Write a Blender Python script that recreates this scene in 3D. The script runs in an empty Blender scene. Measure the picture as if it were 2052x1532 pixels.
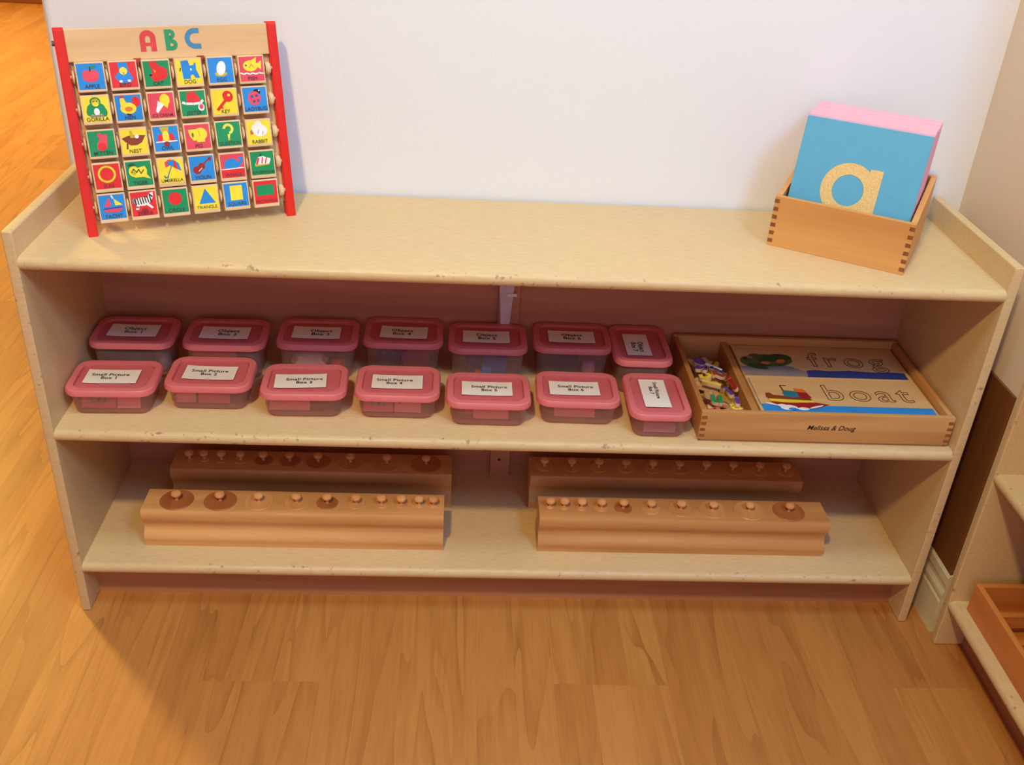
import bpy, bmesh, math, random
from mathutils import Vector, Matrix
random.seed(7)
S = bpy.context.scene
COL = S.collection
R = math.radians

# ------------------------------------------------------------------ camera
cam = bpy.data.cameras.new('camera')
cam.sensor_fit = 'HORIZONTAL'; cam.sensor_width = 36.0
cam.lens = 36.0 * 2006.0 / 2052.0
cam.clip_start = 0.02
co = bpy.data.objects.new('camera', cam); COL.objects.link(co)
rt = (0.99779806, -0.03784475, 0.05446836)
up = (-0.02780345, 0.50692611, 0.861541)
bk = (-0.06021624, -0.86115834, 0.50475767)
co.matrix_world = Matrix(((rt[0], up[0], bk[0], 0.52293), (rt[1], up[1], bk[1], -1.10013),
                          (rt[2], up[2], bk[2], 1.04575), (0, 0, 0, 1)))
S.camera = co
S.view_settings.view_transform = 'Standard'
S.view_settings.look = 'None'
S.view_settings.gamma = 1.0
S.view_settings.exposure = 0.0
S.view_settings.use_curve_mapping = False

# ------------------------------------------------------------------ light
w = bpy.data.worlds.new('room_ambient'); S.world = w; w.use_nodes = True
w.node_tree.nodes['Background'].inputs[0].default_value = (0.27, 0.18, 0.25, 1)
w.node_tree.nodes['Background'].inputs[1].default_value = 0.5

def area(name, loc, aim, size, power, color, sy=None, shape='DISK'):
    l = bpy.data.lights.new(name, 'AREA'); l.shape = shape if sy is None else 'RECTANGLE'
    l.size = size
    if sy: l.size_y = sy
    l.energy = power; l.color = color
    o = bpy.data.objects.new(name, l); COL.objects.link(o)
    o.location = loc
    d = Vector(aim) - Vector(loc)
    o.rotation_euler = d.to_track_quat('-Z', 'Y').to_euler()
    return o
area('ceiling_lamp_light', (0.10, -1.48, 2.42), (0.5, 0.1, 0.4), 0.15, 34, (1.0, 0.74, 0.32))
area('window_light', (1.50, -1.45, 2.20), (0.6, 0.26, 0.6), 0.5, 26, (0.29, 0.60, 1.0), 0.6)
area('low_front_light', (0.60, -2.40, 1.00), (0.6, 0.26, 0.5), 1.2, 6.0, (0.92, 0.76, 1.0), 1.0)
area('cool_top_fill', (0.60, -0.50, 2.20), (0.6, 0.26, 0.6), 0.8, 12.5, (0.54, 0.84, 1.0), 0.4)  # added overhead cool fill for the wall and top board, no real opening there
area('far_room_light', (-2.4, 2.8, 1.9), (-1.0, 1.9, 0.0), 0.5, 150, (1.0, 0.70, 0.16))

# ------------------------------------------------------------------ materials
def lin(c):
    return tuple(((v/255)/12.92 if v/255 <= 0.04045 else ((v/255+0.055)/1.055)**2.4) for v in c) + (1,)
MATS = {}
def new_mat(name):
    m = bpy.data.materials.new(name); m.use_nodes = True
    nt = m.node_tree; b = nt.nodes['Principled BSDF']
    return m, nt, b
def plain(name, rgb, rough=0.5, var=0.04, spec=0.4, scale=60.0):
    """painted or plastic surface with a faint mottled tone"""
    if name in MATS: return MATS[name]
    m, nt, b = new_mat(name)
    tc = nt.nodes.new('ShaderNodeTexCoord'); n = nt.nodes.new('ShaderNodeTexNoise')
    n.inputs['Scale'].default_value = scale; n.inputs['Detail'].default_value = 3
    nt.links.new(tc.outputs['Object'], n.inputs['Vector'])
    r = nt.nodes.new('ShaderNodeValToRGB')
    c = lin(rgb)
    r.color_ramp.elements[0].position = 0.3; r.color_ramp.elements[1].position = 0.7
    r.color_ramp.elements[0].color = tuple(max(0, v*(1-var*2)) for v in c[:3]) + (1,)
    r.color_ramp.elements[1].color = tuple(min(1, v*(1+var*2)) for v in c[:3]) + (1,)
    nt.links.new(n.outputs['Fac'], r.inputs['Fac']); nt.links.new(r.outputs['Color'], b.inputs['Base Color'])
    b.inputs['Roughness'].default_value = rough; b.inputs['Specular IOR Level'].default_value = spec
    MATS[name] = m; return m
def wood(name, rgb, dark, axis=0, scale=1.0, rough=0.45, stretch=14.0, spec=0.4, contrast=1.0):
    """fine grained wood, grain running along the given object axis"""
    if name in MATS: return MATS[name]
    m, nt, b = new_mat(name)
    tc = nt.nodes.new('ShaderNodeTexCoord'); mp = nt.nodes.new('ShaderNodeMapping')
    oi = nt.nodes.new('ShaderNodeObjectInfo')
    sc = [60*scale]*3; sc[axis] = 60*scale/stretch
    mp.inputs['Scale'].default_value = sc
    nt.links.new(tc.outputs['Object'], mp.inputs['Vector'])
    add = nt.nodes.new('ShaderNodeVectorMath'); add.operation = 'ADD'
    mul = nt.nodes.new('ShaderNodeMath'); mul.operation = 'MULTIPLY'; mul.inputs[1].default_value = 37
    nt.links.new(oi.outputs['Random'], mul.inputs[0])
    nt.links.new(mp.outputs['Vector'], add.inputs[0]); nt.links.new(mul.outputs[0], add.inputs[1])
    n = nt.nodes.new('ShaderNodeTexNoise'); n.inputs['Scale'].default_value = 1.0
    n.inputs['Detail'].default_value = 5; n.inputs['Distortion'].default_value = 0.6
    nt.links.new(add.outputs[0], n.inputs['Vector'])
    n2 = nt.nodes.new('ShaderNodeTexNoise'); n2.inputs['Scale'].default_value = 0.12
    n2.inputs['Detail'].default_value = 2; n2.inputs['Distortion'].default_value = 1.5
    nt.links.new(add.outputs[0], n2.inputs['Vector'])
    mx = nt.nodes.new('ShaderNodeMath'); mx.operation = 'ADD'
    h = nt.nodes.new('ShaderNodeMath'); h.operation = 'MULTIPLY'; h.inputs[1].default_value = 0.5
    nt.links.new(n.outputs['Fac'], mx.inputs[0]); nt.links.new(n2.outputs['Fac'], mx.inputs[1])
    nt.links.new(mx.outputs[0], h.inputs[0])
    r = nt.nodes.new('ShaderNodeValToRGB')
    r.color_ramp.elements[0].position = 0.5-0.17/contrast; r.color_ramp.elements[1].position = 0.5+0.13/contrast
    r.color_ramp.elements[0].color = lin(dark); r.color_ramp.elements[1].color = lin(rgb)
    nt.links.new(h.outputs[0], r.inputs['Fac']); nt.links.new(r.outputs['Color'], b.inputs['Base Color'])
    b.inputs['Roughness'].default_value = rough; b.inputs['Specular IOR Level'].default_value = spec
    MATS[name] = m; return m
def laminate(name, worn=False):
    """pale maple laminate with fine flecks; the worn edge carries brown chips"""
    if name in MATS: return MATS[name]
    m, nt, b = new_mat(name)
    tc = nt.nodes.new('ShaderNodeTexCoord')
    mp = nt.nodes.new('ShaderNodeMapping'); mp.inputs['Scale'].default_value = (60, 260, 260)
    nt.links.new(tc.outputs['Object'], mp.inputs['Vector'])
    n = nt.nodes.new('ShaderNodeTexNoise'); n.inputs['Scale'].default_value = 1; n.inputs['Detail'].default_value = 3
    nt.links.new(mp.outputs['Vector'], n.inputs['Vector'])
    r = nt.nodes.new('ShaderNodeValToRGB')
    r.color_ramp.elements[0].position = 0.3; r.color_ramp.elements[1].position = 0.62
    r.color_ramp.elements[0].color = lin((214, 182, 134)); r.color_ramp.elements[1].color = lin((222, 191, 144))
    nt.links.new(n.outputs['Fac'], r.inputs['Fac'])
    n3 = nt.nodes.new('ShaderNodeTexNoise'); n3.inputs['Scale'].default_value = 5; n3.inputs['Detail'].default_value = 2
    nt.links.new(tc.outputs['Object'], n3.inputs['Vector'])
    v = nt.nodes.new('ShaderNodeTexNoise'); v.inputs['Scale'].default_value = 120 if worn else 230
    v.inputs['Detail'].default_value = 2
    nt.links.new(tc.outputs['Object'], v.inputs['Vector'])
    if worn:
        v2 = nt.nodes.new('ShaderNodeTexNoise'); v2.inputs['Scale'].default_value = 9
        nt.links.new(tc.outputs['Object'], v2.inputs['Vector'])
        am = nt.nodes.new('ShaderNodeMath'); am.operation = 'MULTIPLY_ADD'; am.inputs[1].default_value = 0.35
        nt.links.new(v2.outputs['Fac'], am.inputs[0]); nt.links.new(v.outputs['Fac'], am.inputs[2])
        src = am.outputs[0]; lo, hi = 0.83, 0.93
    else:
        src = v.outputs['Fac']; lo, hi = 0.66, 0.74
    mr = nt.nodes.new('ShaderNodeMapRange'); mr.inputs['From Min'].default_value = lo; mr.inputs['From Max'].default_value = hi
    nt.links.new(src, mr.inputs['Value'])
    k = nt.nodes.new('ShaderNodeMath'); k.operation = 'MULTIPLY'; k.inputs[1].default_value = 0.6 if worn else 0.22
    nt.links.new(mr.outputs['Result'], k.inputs[0])
    mx = nt.nodes.new('ShaderNodeMix'); mx.data_type = 'RGBA'
    nt.links.new(k.outputs[0], mx.inputs[0]); nt.links.new(r.outputs['Color'], mx.inputs[6])
    mx.inputs[7].default_value = lin((120, 78, 44)) if worn else lin((176, 138, 92))
    mx2 = nt.nodes.new('ShaderNodeMix'); mx2.data_type = 'RGBA'; mx2.blend_type = 'MULTIPLY'
    mx2.inputs[0].default_value = 0.12
    nt.links.new(mx.outputs[2], mx2.inputs[6]); nt.links.new(n3.outputs['Color'], mx2.inputs[7])
    nt.links.new(mx2.outputs[2], b.inputs['Base Color'])
    b.inputs['Roughness'].default_value = 0.38; b.inputs['Specular IOR Level'].default_value = 0.35
    MATS[name] = m; return m
def see_through(name, rgb, alpha, rough=0.25, spec=0.5, translucent=0.4):
    """moulded translucent plastic"""
    if name in MATS: return MATS[name]
    m, nt, b = new_mat(name)
    tc = nt.nodes.new('ShaderNodeTexCoord'); n = nt.nodes.new('ShaderNodeTexNoise'); n.inputs['Scale'].default_value = 90
    nt.links.new(tc.outputs['Object'], n.inputs['Vector'])
    mr = nt.nodes.new('ShaderNodeMapRange'); mr.inputs['To Min'].default_value = alpha-0.05; mr.inputs['To Max'].default_value = alpha+0.05
    nt.links.new(n.outputs['Fac'], mr.inputs['Value'])
    b.inputs['Base Color'].default_value = lin(rgb); b.inputs['Roughness'].default_value = rough
    b.inputs['Specular IOR Level'].default_value = spec
    tl = nt.nodes.new('ShaderNodeBsdfTranslucent'); tl.inputs['Color'].default_value = lin(rgb)
    m1 = nt.nodes.new('ShaderNodeMixShader'); m1.inputs[0].default_value = translucent
    nt.links.new(b.outputs[0], m1.inputs[1]); nt.links.new(tl.outputs[0], m1.inputs[2])
    tr = nt.nodes.new('ShaderNodeBsdfTransparent')
    tr.inputs['Color'].default_value = tuple(0.5+0.5*v for v in lin(rgb)[:3]) + (1,)
    m2 = nt.nodes.new('ShaderNodeMixShader')
    nt.links.new(mr.outputs['Result'], m2.inputs[0]); nt.links.new(tr.outputs[0], m2.inputs[1]); nt.links.new(m1.outputs[0], m2.inputs[2])
    nt.links.new(m2.outputs[0], nt.nodes['Material Output'].inputs['Surface'])
    MATS[name] = m; return m
def wall_paint(name, rgb):
    if name in MATS: return MATS[name]
    m, nt, b = new_mat(name)
    tc = nt.nodes.new('ShaderNodeTexCoord'); n = nt.nodes.new('ShaderNodeTexNoise'); n.inputs['Scale'].default_value = 180
    n.inputs['Detail'].default_value = 4
    nt.links.new(tc.outputs['Object'], n.inputs['Vector'])
    bp = nt.nodes.new('ShaderNodeBump'); bp.inputs['Strength'].default_value = 0.12; bp.inputs['Distance'].default_value = 0.002
    nt.links.new(n.outputs['Fac'], bp.inputs['Height']); nt.links.new(bp.outputs['Normal'], b.inputs['Normal'])
    b.inputs['Base Color'].default_value = lin(rgb); b.inputs['Roughness'].default_value = 0.6
    b.inputs['Specular IOR Level'].default_value = 0.25
    MATS[name] = m; return m
def floor_mat():
    """three strip beech laminate, strips running away from the wall, cathedral grain"""
    m, nt, b = new_mat('beech_laminate_floor')
    N = nt.nodes.new; L = nt.links.new
    def math_(op, a, b_=None, c=None):
        n = N('ShaderNodeMath'); n.operation = op
        for i, v in enumerate((a, b_, c)):
            if v is None: continue
            if isinstance(v, (int, float)): n.inputs[i].default_value = v
            else: L(v, n.inputs[i])
        return n.outputs[0]
    geo = N('ShaderNodeTexCoord'); sp = N('ShaderNodeSeparateXYZ'); L(geo.outputs['Object'], sp.inputs[0])
    x, y = sp.outputs['X'], sp.outputs['Y']
    sx = math_('DIVIDE', math_('ADD', x, 5.103+3.18), 0.0530)  # a joint line at x = 0.197, three strips to a plank
    strip = math_('FLOOR', sx); fx = math_('FRACT', sx)
    wn = N('ShaderNodeTexWhiteNoise'); wn.noise_dimensions = '1D'; L(strip, wn.inputs['W'])
    # end joints: a strip's joint falls on one of a few shared rows
    off = math_('MULTIPLY', math_('MODULO', math_('FLOOR', math_('DIVIDE', math_('ADD', strip, 2.5), 3.0)), 3.0), 0.2233)
    sy = math_('DIVIDE', math_('ADD', math_('ADD', y, 6.83), off), 0.67)
    row = math_('FLOOR', sy); fy = math_('FRACT', sy)
    cv = N('ShaderNodeCombineXYZ'); L(strip, cv.inputs[0]); L(row, cv.inputs[1])
    w2 = N('ShaderNodeTexWhiteNoise'); w2.noise_dimensions = '3D'; L(cv.outputs[0], w2.inputs['Vector'])
    rnd = w2.outputs['Value']
    # grain
    gv = N('ShaderNodeCombineXYZ'); L(math_('MULTIPLY', x, 17.0), gv.inputs[0])
    L(math_('MULTIPLY', y, 1.7), gv.inputs[1]); L(math_('MULTIPLY', rnd, 57.0), gv.inputs[2])
    g1 = N('ShaderNodeTexNoise'); g1.inputs['Scale'].default_value = 1.0; g1.inputs['Detail'].default_value = 1.5
    g1.inputs['Distortion'].default_value = 0.5; L(gv.outputs[0], g1.inputs['Vector'])
    lines = math_('FRACT', math_('MULTIPLY', g1.outputs['Fac'], 6.0))
    lr = N('ShaderNodeValToRGB'); L(lines, lr.inputs['Fac'])
    e = lr.color_ramp.elements
    e[0].position = 0.0; e[0].color = (0, 0, 0, 1); e[1].position = 1.0; e[1].color = (1, 1, 1, 1)
    a = lr.color_ramp.elements.new(0.55); a.color = (0.10, 0.10, 0.10, 1)
    a = lr.color_ramp.elements.new(0.93); a.color = (0.75, 0.75, 0.75, 1)
    gv2 = N('ShaderNodeCombineXYZ'); L(math_('MULTIPLY', x, 240.0), gv2.inputs[0])
    L(math_('MULTIPLY', y, 14.0), gv2.inputs[1]); L(math_('MULTIPLY', rnd, 91.0), gv2.inputs[2])
    g2 = N('ShaderNodeTexNoise'); g2.inputs['Scale'].default_value = 1.0; g2.inputs['Detail'].default_value = 4
    L(gv2.outputs[0], g2.inputs['Vector'])
    gv3 = N('ShaderNodeCombineXYZ'); L(math_('MULTIPLY', x, 30.0), gv3.inputs[0]); L(math_('MULTIPLY', y, 4.0), gv3.inputs[1])
    L(math_('MULTIPLY', rnd, 13.0), gv3.inputs[2])
    g3 = N('ShaderNodeTexNoise'); g3.inputs['Scale'].default_value = 1.0; L(gv3.outputs[0], g3.inputs['Vector'])
    base = N('ShaderNodeValToRGB'); L(rnd, base.inputs['Fac'])
    e = base.color_ramp.elements
    e[0].position = 0; e[0].color = lin((180, 117, 58)); e[1].position = 1; e[1].color = lin((198, 135, 70))
    a = e.new(0.5); a.color = lin((189, 126, 64))
    k = math_('MULTIPLY', lr.outputs['Color'], 0.52)
    k = math_('MULTIPLY', k, math_('MULTIPLY_ADD', g3.outputs['Fac'], 2.0, -0.35))
    k = math_('ADD', k, math_('MULTIPLY', math_('SUBTRACT', g2.outputs['Fac'], 0.45), 0.7))
    kc = N('ShaderNodeClamp'); L(k, kc.inputs[0])
    mx = N('ShaderNodeMix'); mx.data_type = 'RGBA'; L(kc.outputs[0], mx.inputs[0]); L(base.outputs['Color'], mx.inputs[6])
    mx.inputs[7].default_value = lin((138, 78, 34))
    # seams
    ex = math_('MINIMUM', fx, math_('SUBTRACT', 1.0, fx)); ey = math_('MINIMUM', fy, math_('SUBTRACT', 1.0, fy))
    se = math_('LESS_THAN', math_('MINIMUM', math_('MULTIPLY', ex, 0.0530), math_('MULTIPLY', ey, 0.67)), 0.0005)
    mx3 = N('ShaderNodeMix'); mx3.data_type = 'RGBA'; L(math_('MULTIPLY', se, 0.14), mx3.inputs[0]); L(mx.outputs[2], mx3.inputs[6])
    mx3.inputs[7].default_value = lin((120, 66, 28))
    L(mx3.outputs[2], b.inputs['Base Color'])
    b.inputs['Roughness'].default_value = 0.42; b.inputs['Specular IOR Level'].default_value = 0.4
    return m

LAM = laminate('maple_laminate'); EDGE = laminate('maple_laminate_worn_edge', True)
LAMV = LAM
BACKM = wood('shelf_back_board', (202, 142, 112), (178, 118, 90), 0, 0.7)
KICK = wood('toe_kick_board', (196, 140, 96), (170, 112, 72), 0, 0.7)
BEECH = wood('beech_box_wood', (226, 168, 100), (208, 144, 80), 0, 1.0)
TRAYW = wood('tray_wood', (214, 164, 104), (176, 120, 66), 0, 0.7)
BLOCKW = wood('cylinder_block_wood', (226, 172, 112), (184, 124, 70), 0, 0.5, rough=0.42, spec=0.35)
DARKCYL = wood('cylinder_end_grain', (190, 124, 74), (160, 96, 52), 1, 1.2, rough=0.35)
PALECYL = wood('cylinder_pale_wood', (222, 168, 108), (200, 140, 84), 1, 1.2, rough=0.35)
KNOBW = wood('turned_knob_wood', (236, 180, 124), (214, 148, 92), 2, 1.5, rough=0.25, spec=0.6)
TILEW = wood('pale_tile_wood', (234, 202, 164), (218, 180, 138), 0, 1.5)
RAILW = wood('easel_rail_wood', (226, 188, 140), (206, 162, 112), 0, 0.8)
REDP = plain('red_paint', (220, 42, 30), 0.35, 0.03)
WHITEP = wall_paint('white_wall_paint', (234, 236, 242))
PAPER = plain('white_label_paper', (238, 232, 224), 0.7, 0.01)
INK = plain('black_ink', (38, 32, 36), 0.6, 0.02)
INKG = plain('grey_printed_ink', (70, 62, 66), 0.6, 0.02)
LIDP = see_through('pink_lid_plastic', (246, 146, 150), 0.94, 0.35, 0.4, 0.35)
LIDC = see_through('pink_lid_panel_plastic', (236, 132, 142), 0.88, 0.45, 0.3, 0.35)
CLEARP = see_through('clear_box_plastic', (250, 228, 218), 0.22, 0.15, 0.7, 0.6)
C = dict(
 red=plain('print_red', (226, 50, 52), .4), pink=plain('print_rose', (228, 78, 96), .4), blue=plain('print_blue', (44, 140, 222), .4),
 green=plain('print_green', (30, 146, 92), .4), yellow=plain('print_yellow', (246, 222, 62), .4), white=plain('print_white', (240, 238, 240), .4),
 black=INK, brown=plain('print_brown', (140, 66, 48), .4), gold=plain('print_gold', (206, 176, 40), .4), orange=plain('print_orange', (230, 120, 50), .4),
 purple=plain('print_purple', (96, 66, 158), .4), grey=plain('print_grey', (136, 132, 138), .5), navy=plain('print_navy', (40, 62, 140), .4),
 olive=plain('print_olive', (84, 104, 48), .5), dgreen=plain('print_dark_green', (40, 84, 48), .5), cyan=plain('print_teal', (50, 130, 150), .4), maroon=plain('print_maroon', (160, 40, 40), .4))

# ------------------------------------------------------------------ mesh helpers
def obj(name, bm, mats, parent=None, loc=None, smooth=False, label=None):
    me = bpy.data.meshes.new(name)
    bmesh.ops.recalc_face_normals(bm, faces=bm.faces) if smooth != 'flat' else None
    bm.to_mesh(me); bm.free()
    for m in (mats if isinstance(mats, (list, tuple)) else [mats]): me.materials.append(m)
    if smooth is True:
        for p in me.polygons: p.use_smooth = True
        try: me.set_sharp_from_angle(angle=R(35))
        except Exception: pass
    o = bpy.data.objects.new(name, me); COL.objects.link(o)
    if parent is not None: o.parent = parent
    if loc is not None: o.location = loc
    if label: o['label'] = label
    return o
def tag(o, label, cat, group=None):
    o['label'] = label; o['category'] = cat
    if group: o['group'] = group
    return o
def thing(name, label, cat, loc=(0, 0, 0), rz=0.0, group=None):
    o = bpy.data.objects.new(name, None); COL.objects.link(o)
    o.empty_display_size = 0.02
    o.location = loc; o.rotation_euler = (0, 0, rz)
    return tag(o, label, cat, group)
def struct(o): o['kind'] = 'structure'; return o
def box(bm, x0, x1, y0, y1, z0, z1, bev=0.0, mi=0, seg=2):
    g = bmesh.ops.create_cube(bm, size=1.0)
    vs = g['verts']
    for v in vs:
        v.co = Vector(((x0+x1)/2 + v.co.x*(x1-x0), (y0+y1)/2 + v.co.y*(y1-y0), (z0+z1)/2 + v.co.z*(z1-z0)))
    fs = set(f for v in vs for f in v.link_faces)
    for f in fs: f.material_index = mi
    if bev > 0:
        es = list(set(e for v in vs for e in v.link_edges))
        r = bmesh.ops.bevel(bm, geom=es, offset=bev, segments=seg, affect='EDGES', profile=0.6)
        for f in r['faces']: f.material_index = mi
    return bm
def BM(): return bmesh.new()
def boxm(*a, **k):
    bm = BM(); box(bm, *a, **k); return bm
def prism(bm, pts, a0, a1, axis=0, mi=0):
    """extrude a 2D outline along an axis; outline given in the two other axes in order"""
    def P(p, a):
        q = [0, 0, 0]; oth = [i for i in range(3) if i != axis]
        q[axis] = a; q[oth[0]] = p[0]; q[oth[1]] = p[1]; return q
    A = [bm.verts.new(P(p, a0)) for p in pts]; B = [bm.verts.new(P(p, a1)) for p in pts]
    n = len(pts); out = []
    for i in range(n):
        f = bm.faces.new((A[i], A[(i+1) % n], B[(i+1) % n], B[i])); f.material_index = mi; out.append(f)
    f = bm.faces.new(A); f.material_index = mi; f = bm.faces.new(list(reversed(B))); f.material_index = mi
    return out
def lathe(bm, prof, cx=0, cy=0, n=20, mi=0):
    rings = []
    for r, z in prof:
        if r < 1e-6: rings.append([bm.verts.new((cx, cy, z))])
        else: rings.append([bm.verts.new((cx+r*math.cos(2*math.pi*i/n), cy+r*math.sin(2*math.pi*i/n), z)) for i in range(n)])
    for a, b_ in zip(rings, rings[1:]):
        for i in range(n):
            j = (i+1) % n
            if len(a) == 1 and len(b_) == 1: continue
            if len(a) == 1: f = bm.faces.new((a[0], b_[i], b_[j]))
            elif len(b_) == 1: f = bm.faces.new((a[i], a[j], b_[0]))
            else: f = bm.faces.new((a[i], a[j], b_[j], b_[i]))
            f.material_index = mi
    return bm
def rrect(wx, dy, r, n=5):
    pts = []
    for cx, cy, a0 in ((wx/2-r, dy/2-r, 0), (-wx/2+r, dy/2-r, 90), (-wx/2+r, -dy/2+r, 180), (wx/2-r, -dy/2+r, 270)):
        for i in range(n+1):
            a = R(a0+90*i/n); pts.append((cx+r*math.cos(a), cy+r*math.sin(a)))
    return pts
def loft(bm, rings, closed_first=True, closed_last=True, mis=None):
    """rings: (w, d, r, z)"""
    V = [[bm.verts.new((x, y, z)) for x, y in rrect(w_, d_, max(r_, 0.001))] for w_, d_, r_, z in rings]
    for k, (a, b_) in enumerate(zip(V, V[1:])):
        n = len(a)
        for i in range(n):
            f = bm.faces.new((a[i], a[(i+1) % n], b_[(i+1) % n], b_[i]))
            if mis: f.material_index = mis[k]
    if closed_first: f = bm.faces.new(list(reversed(V[0])));  f.material_index = mis[0] if mis else 0
    if closed_last: f = bm.faces.new(V[-1]); f.material_index = mis[-1] if mis else 0
    return bm
def rod(bm, p0, p1, r, n=12, mi=0):
    p0 = Vector(p0); p1 = Vector(p1); d = p1-p0
    q = d.to_track_quat('Z', 'Y').to_matrix().to_4x4(); q.translation = (p0+p1)/2
    g = bmesh.ops.create_cone(bm, cap_ends=True, segments=n, radius1=r, radius2=r, depth=d.length, matrix=q)
    for v in g['verts']:
        for f in v.link_faces: f.material_index = mi
def text_data(s, size, bold=0.0, extrude=0.0, spacing=1.0, outline=0.0, line=1.0, shear=0.0):
    cu = bpy.data.curves.new('lettering', 'FONT'); cu.body = s; cu.size = size
    cu.align_x = 'CENTER'; cu.align_y = 'CENTER'; cu.offset = bold; cu.extrude = extrude
    cu.space_character = spacing; cu.space_line = line; cu.resolution_u = 4; cu.shear = shear
    if outline: cu.fill_mode = 'NONE'; cu.bevel_depth = outline; cu.bevel_resolution = 1
    to = bpy.data.objects.new('lettering', cu)
    me = bpy.data.meshes.new_from_object(to)
    bpy.data.objects.remove(to); bpy.data.curves.remove(cu)
    me.name = 'lettering'
    return me
def text_bm(*a, M=None, **k):
    me = text_data(*a, **k); bm = BM(); bm.from_mesh(me); bpy.data.meshes.remove(me)
    if M is not None: bmesh.ops.transform(bm, matrix=M, verts=bm.verts)
    return bm
def merge_text(bm, s, size, M, mi, **k):
    me = text_data(s, size, **k); n0 = len(bm.verts); f0 = len(bm.faces)
    bm.from_mesh(me); bpy.data.meshes.remove(me)
    bm.verts.ensure_lookup_table(); bm.faces.ensure_lookup_table()
    bmesh.ops.transform(bm, matrix=M, verts=bm.verts[n0:])
    for f in bm.faces[f0:]: f.material_index = mi
def T3(x, y, z): return Matrix.Translation((x, y, z))

# ------------------------------------------------------------------ the setting
ZT, ZM, ZB, ZP = 0.5496, 0.3082, 0.0853, 0.5827
W, TP, TH, DEP = 1.22, 0.0128, 0.0168, 0.258
WY = 0.2606; WX = 1.2545
struct(obj('floor', boxm(-6, 3.2, -3.6, 6.0, -0.03, 0.0), floor_mat()))
bm = BM()
# back wall: ends at the left in a rounded corner
rr = 0.013
pts = [(WX, WY), (0.0, WY)]
for i in range(1, 7):
    a = R(90*i/6); pts.append((0.0-rr*math.sin(a), WY+rr-rr*math.cos(a)))
pts += [(-rr, WY+0.13), (3.2, WY+0.13), (3.2, WY+0.001), (WX, WY+0.001)]
fs = prism(bm, pts, 0.0, 2.6, axis=2)
struct(obj('wall_back', bm, WHITEP, smooth=True))
bm = BM()
pts = [(WX, WY+0.0005), (WX, -0.018)]
for i in range(1, 6):
    a = R(90*i/5); pts.append((WX+rr-rr*math.cos(a), -0.018-rr*math.sin(a)))
pts += [(1.56, -0.031), (1.56, -1.28), (1.66, -1.28), (1.66, WY+0.0005)]
prism(bm, pts, 0.0, 2.6, axis=2)
struct(obj('wall_right', bm, wall_paint('beige_wall_paint', (228, 208, 184)), smooth=True))
struct(obj('wall_far', boxm(-6, 3.2, 4.38, 4.5, 0, 2.6), WHITEP))
struct(obj('baseboard_far', boxm(-6, 3.2, 4.36, 4.38, 0, 0.12, bev=0.004), wood('far_baseboard_wood', (150, 84, 50), (120, 60, 34), 0, 0.3)))
# right baseboard: moulded profile (x measured out from the wall)
BBW = plain('cream_baseboard_paint', (222, 208, 170), 0.35, 0.02)
bbp = [(0, 0), (-0.0075, 0), (-0.0075, 0.058), (-0.0060, 0.062), (-0.0070, 0.066), (-0.0070, 0.072), (-0.0045, 0.080), (-0.0045, 0.086), (-0.0058, 0.090), (-0.0058, 0.103), (-0.0035, 0.108), (0, 0.109)]
bm = BM(); prism(bm, [(WX+p[0], p[1]) for p in bbp], -0.02, WY-0.0005, axis=1)
struct(obj('baseboard_right', bm, BBW))
bm = BM(); prism(bm, [(WY+p[0], p[1]) for p in bbp], -0.005, WX-0.008, axis=0)
struct(obj('baseboard_back', bm, BBW))

struct(obj('trim_1', boxm(WX-0.004, WX-0.0002, -0.0185, WY-0.002, 0.109, 0.410, bev=0.0008), wood('brown_wall_panel', (134, 84, 44), (112, 66, 32), 2, 0.5)))

# ------------------------------------------------------------------ shelf unit
def shelf_board(z, x0, x1, y1, th=TH):
    bm = BM(); r = th/2; pts = []; n = 8
    for i in range(n+1):
        a = R(90-180*i/n); pts.append((r-r*math.cos(a), z-r+r*math.sin(a)))
    k = len(pts)
    pts += [(y1, z-th), (y1, z)]
    fs = prism(bm, pts, x0, x1, axis=0)
    for i in range(k-1): fs[i].material_index = 1
    return bm
def side_panel(x0, x1, notch):
    bm = BM(); box(bm, x0, x1, 0.0, DEP-0.003, 0.0, ZP, bev=0.0032, seg=3)
    for f in bm.faces:
        if f.calc_center_median().y < 0.004: f.material_index = 1
    return bm
def shelf_unit(label, loc=(0, 0, 0), rz=0.0):
    t = thing('shelf_unit', label, 'shelf', loc, rz)
    obj('side_panel', side_panel(0, TP, 0), [LAM, EDGE], t, smooth=True)
    obj('side_panel', side_panel(W-TP, W, 0), [LAM, EDGE], t, smooth=True)
    for z, nm in ((ZT, 'top_board'), (ZM, 'shelf_board'), (ZB, 'shelf_board')):
        obj(nm, shelf_board(z, TP-0.0005, W-TP+0.0005, DEP-0.003), [LAM, EDGE], t, smooth=True)
    obj('toe_kick', boxm(TP, W-TP, 0.042, 0.056, 0.0, ZB-TH+0.0005), KICK, t)
    obj('back_panel', boxm(TP, W-TP, 0.247, 0.2515, 0.03, ZT-TH), BACKM, t)
    obj('support_strip', boxm(0.5890, 0.6205, 0.236, 0.2475, ZB, ZM-TH, bev=0.001), BACKM, t)
    obj('support_strip', boxm(0.5890, 0.6205, 0.236, 0.2475, ZM, ZT-TH, bev=0.001), BACKM, t)
    bm = BM(); rod(bm, (0.6035, 0.2345, 0.1175), (0.6035, 0.2365, 0.1175), 0.0022, 12)
    sc = obj('screw', bm, plain('dark_screw_steel', (40, 36, 44), 0.4), t, label='dark round screw head on the centre strip')
    return t
shelf_unit('long low maple laminate shelf unit with three boards, standing against the white wall')
shelf_unit('second maple laminate shelf unit cut off by the right edge of the photo', (1.244, -0.0335, 0), -math.pi/2)

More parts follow.
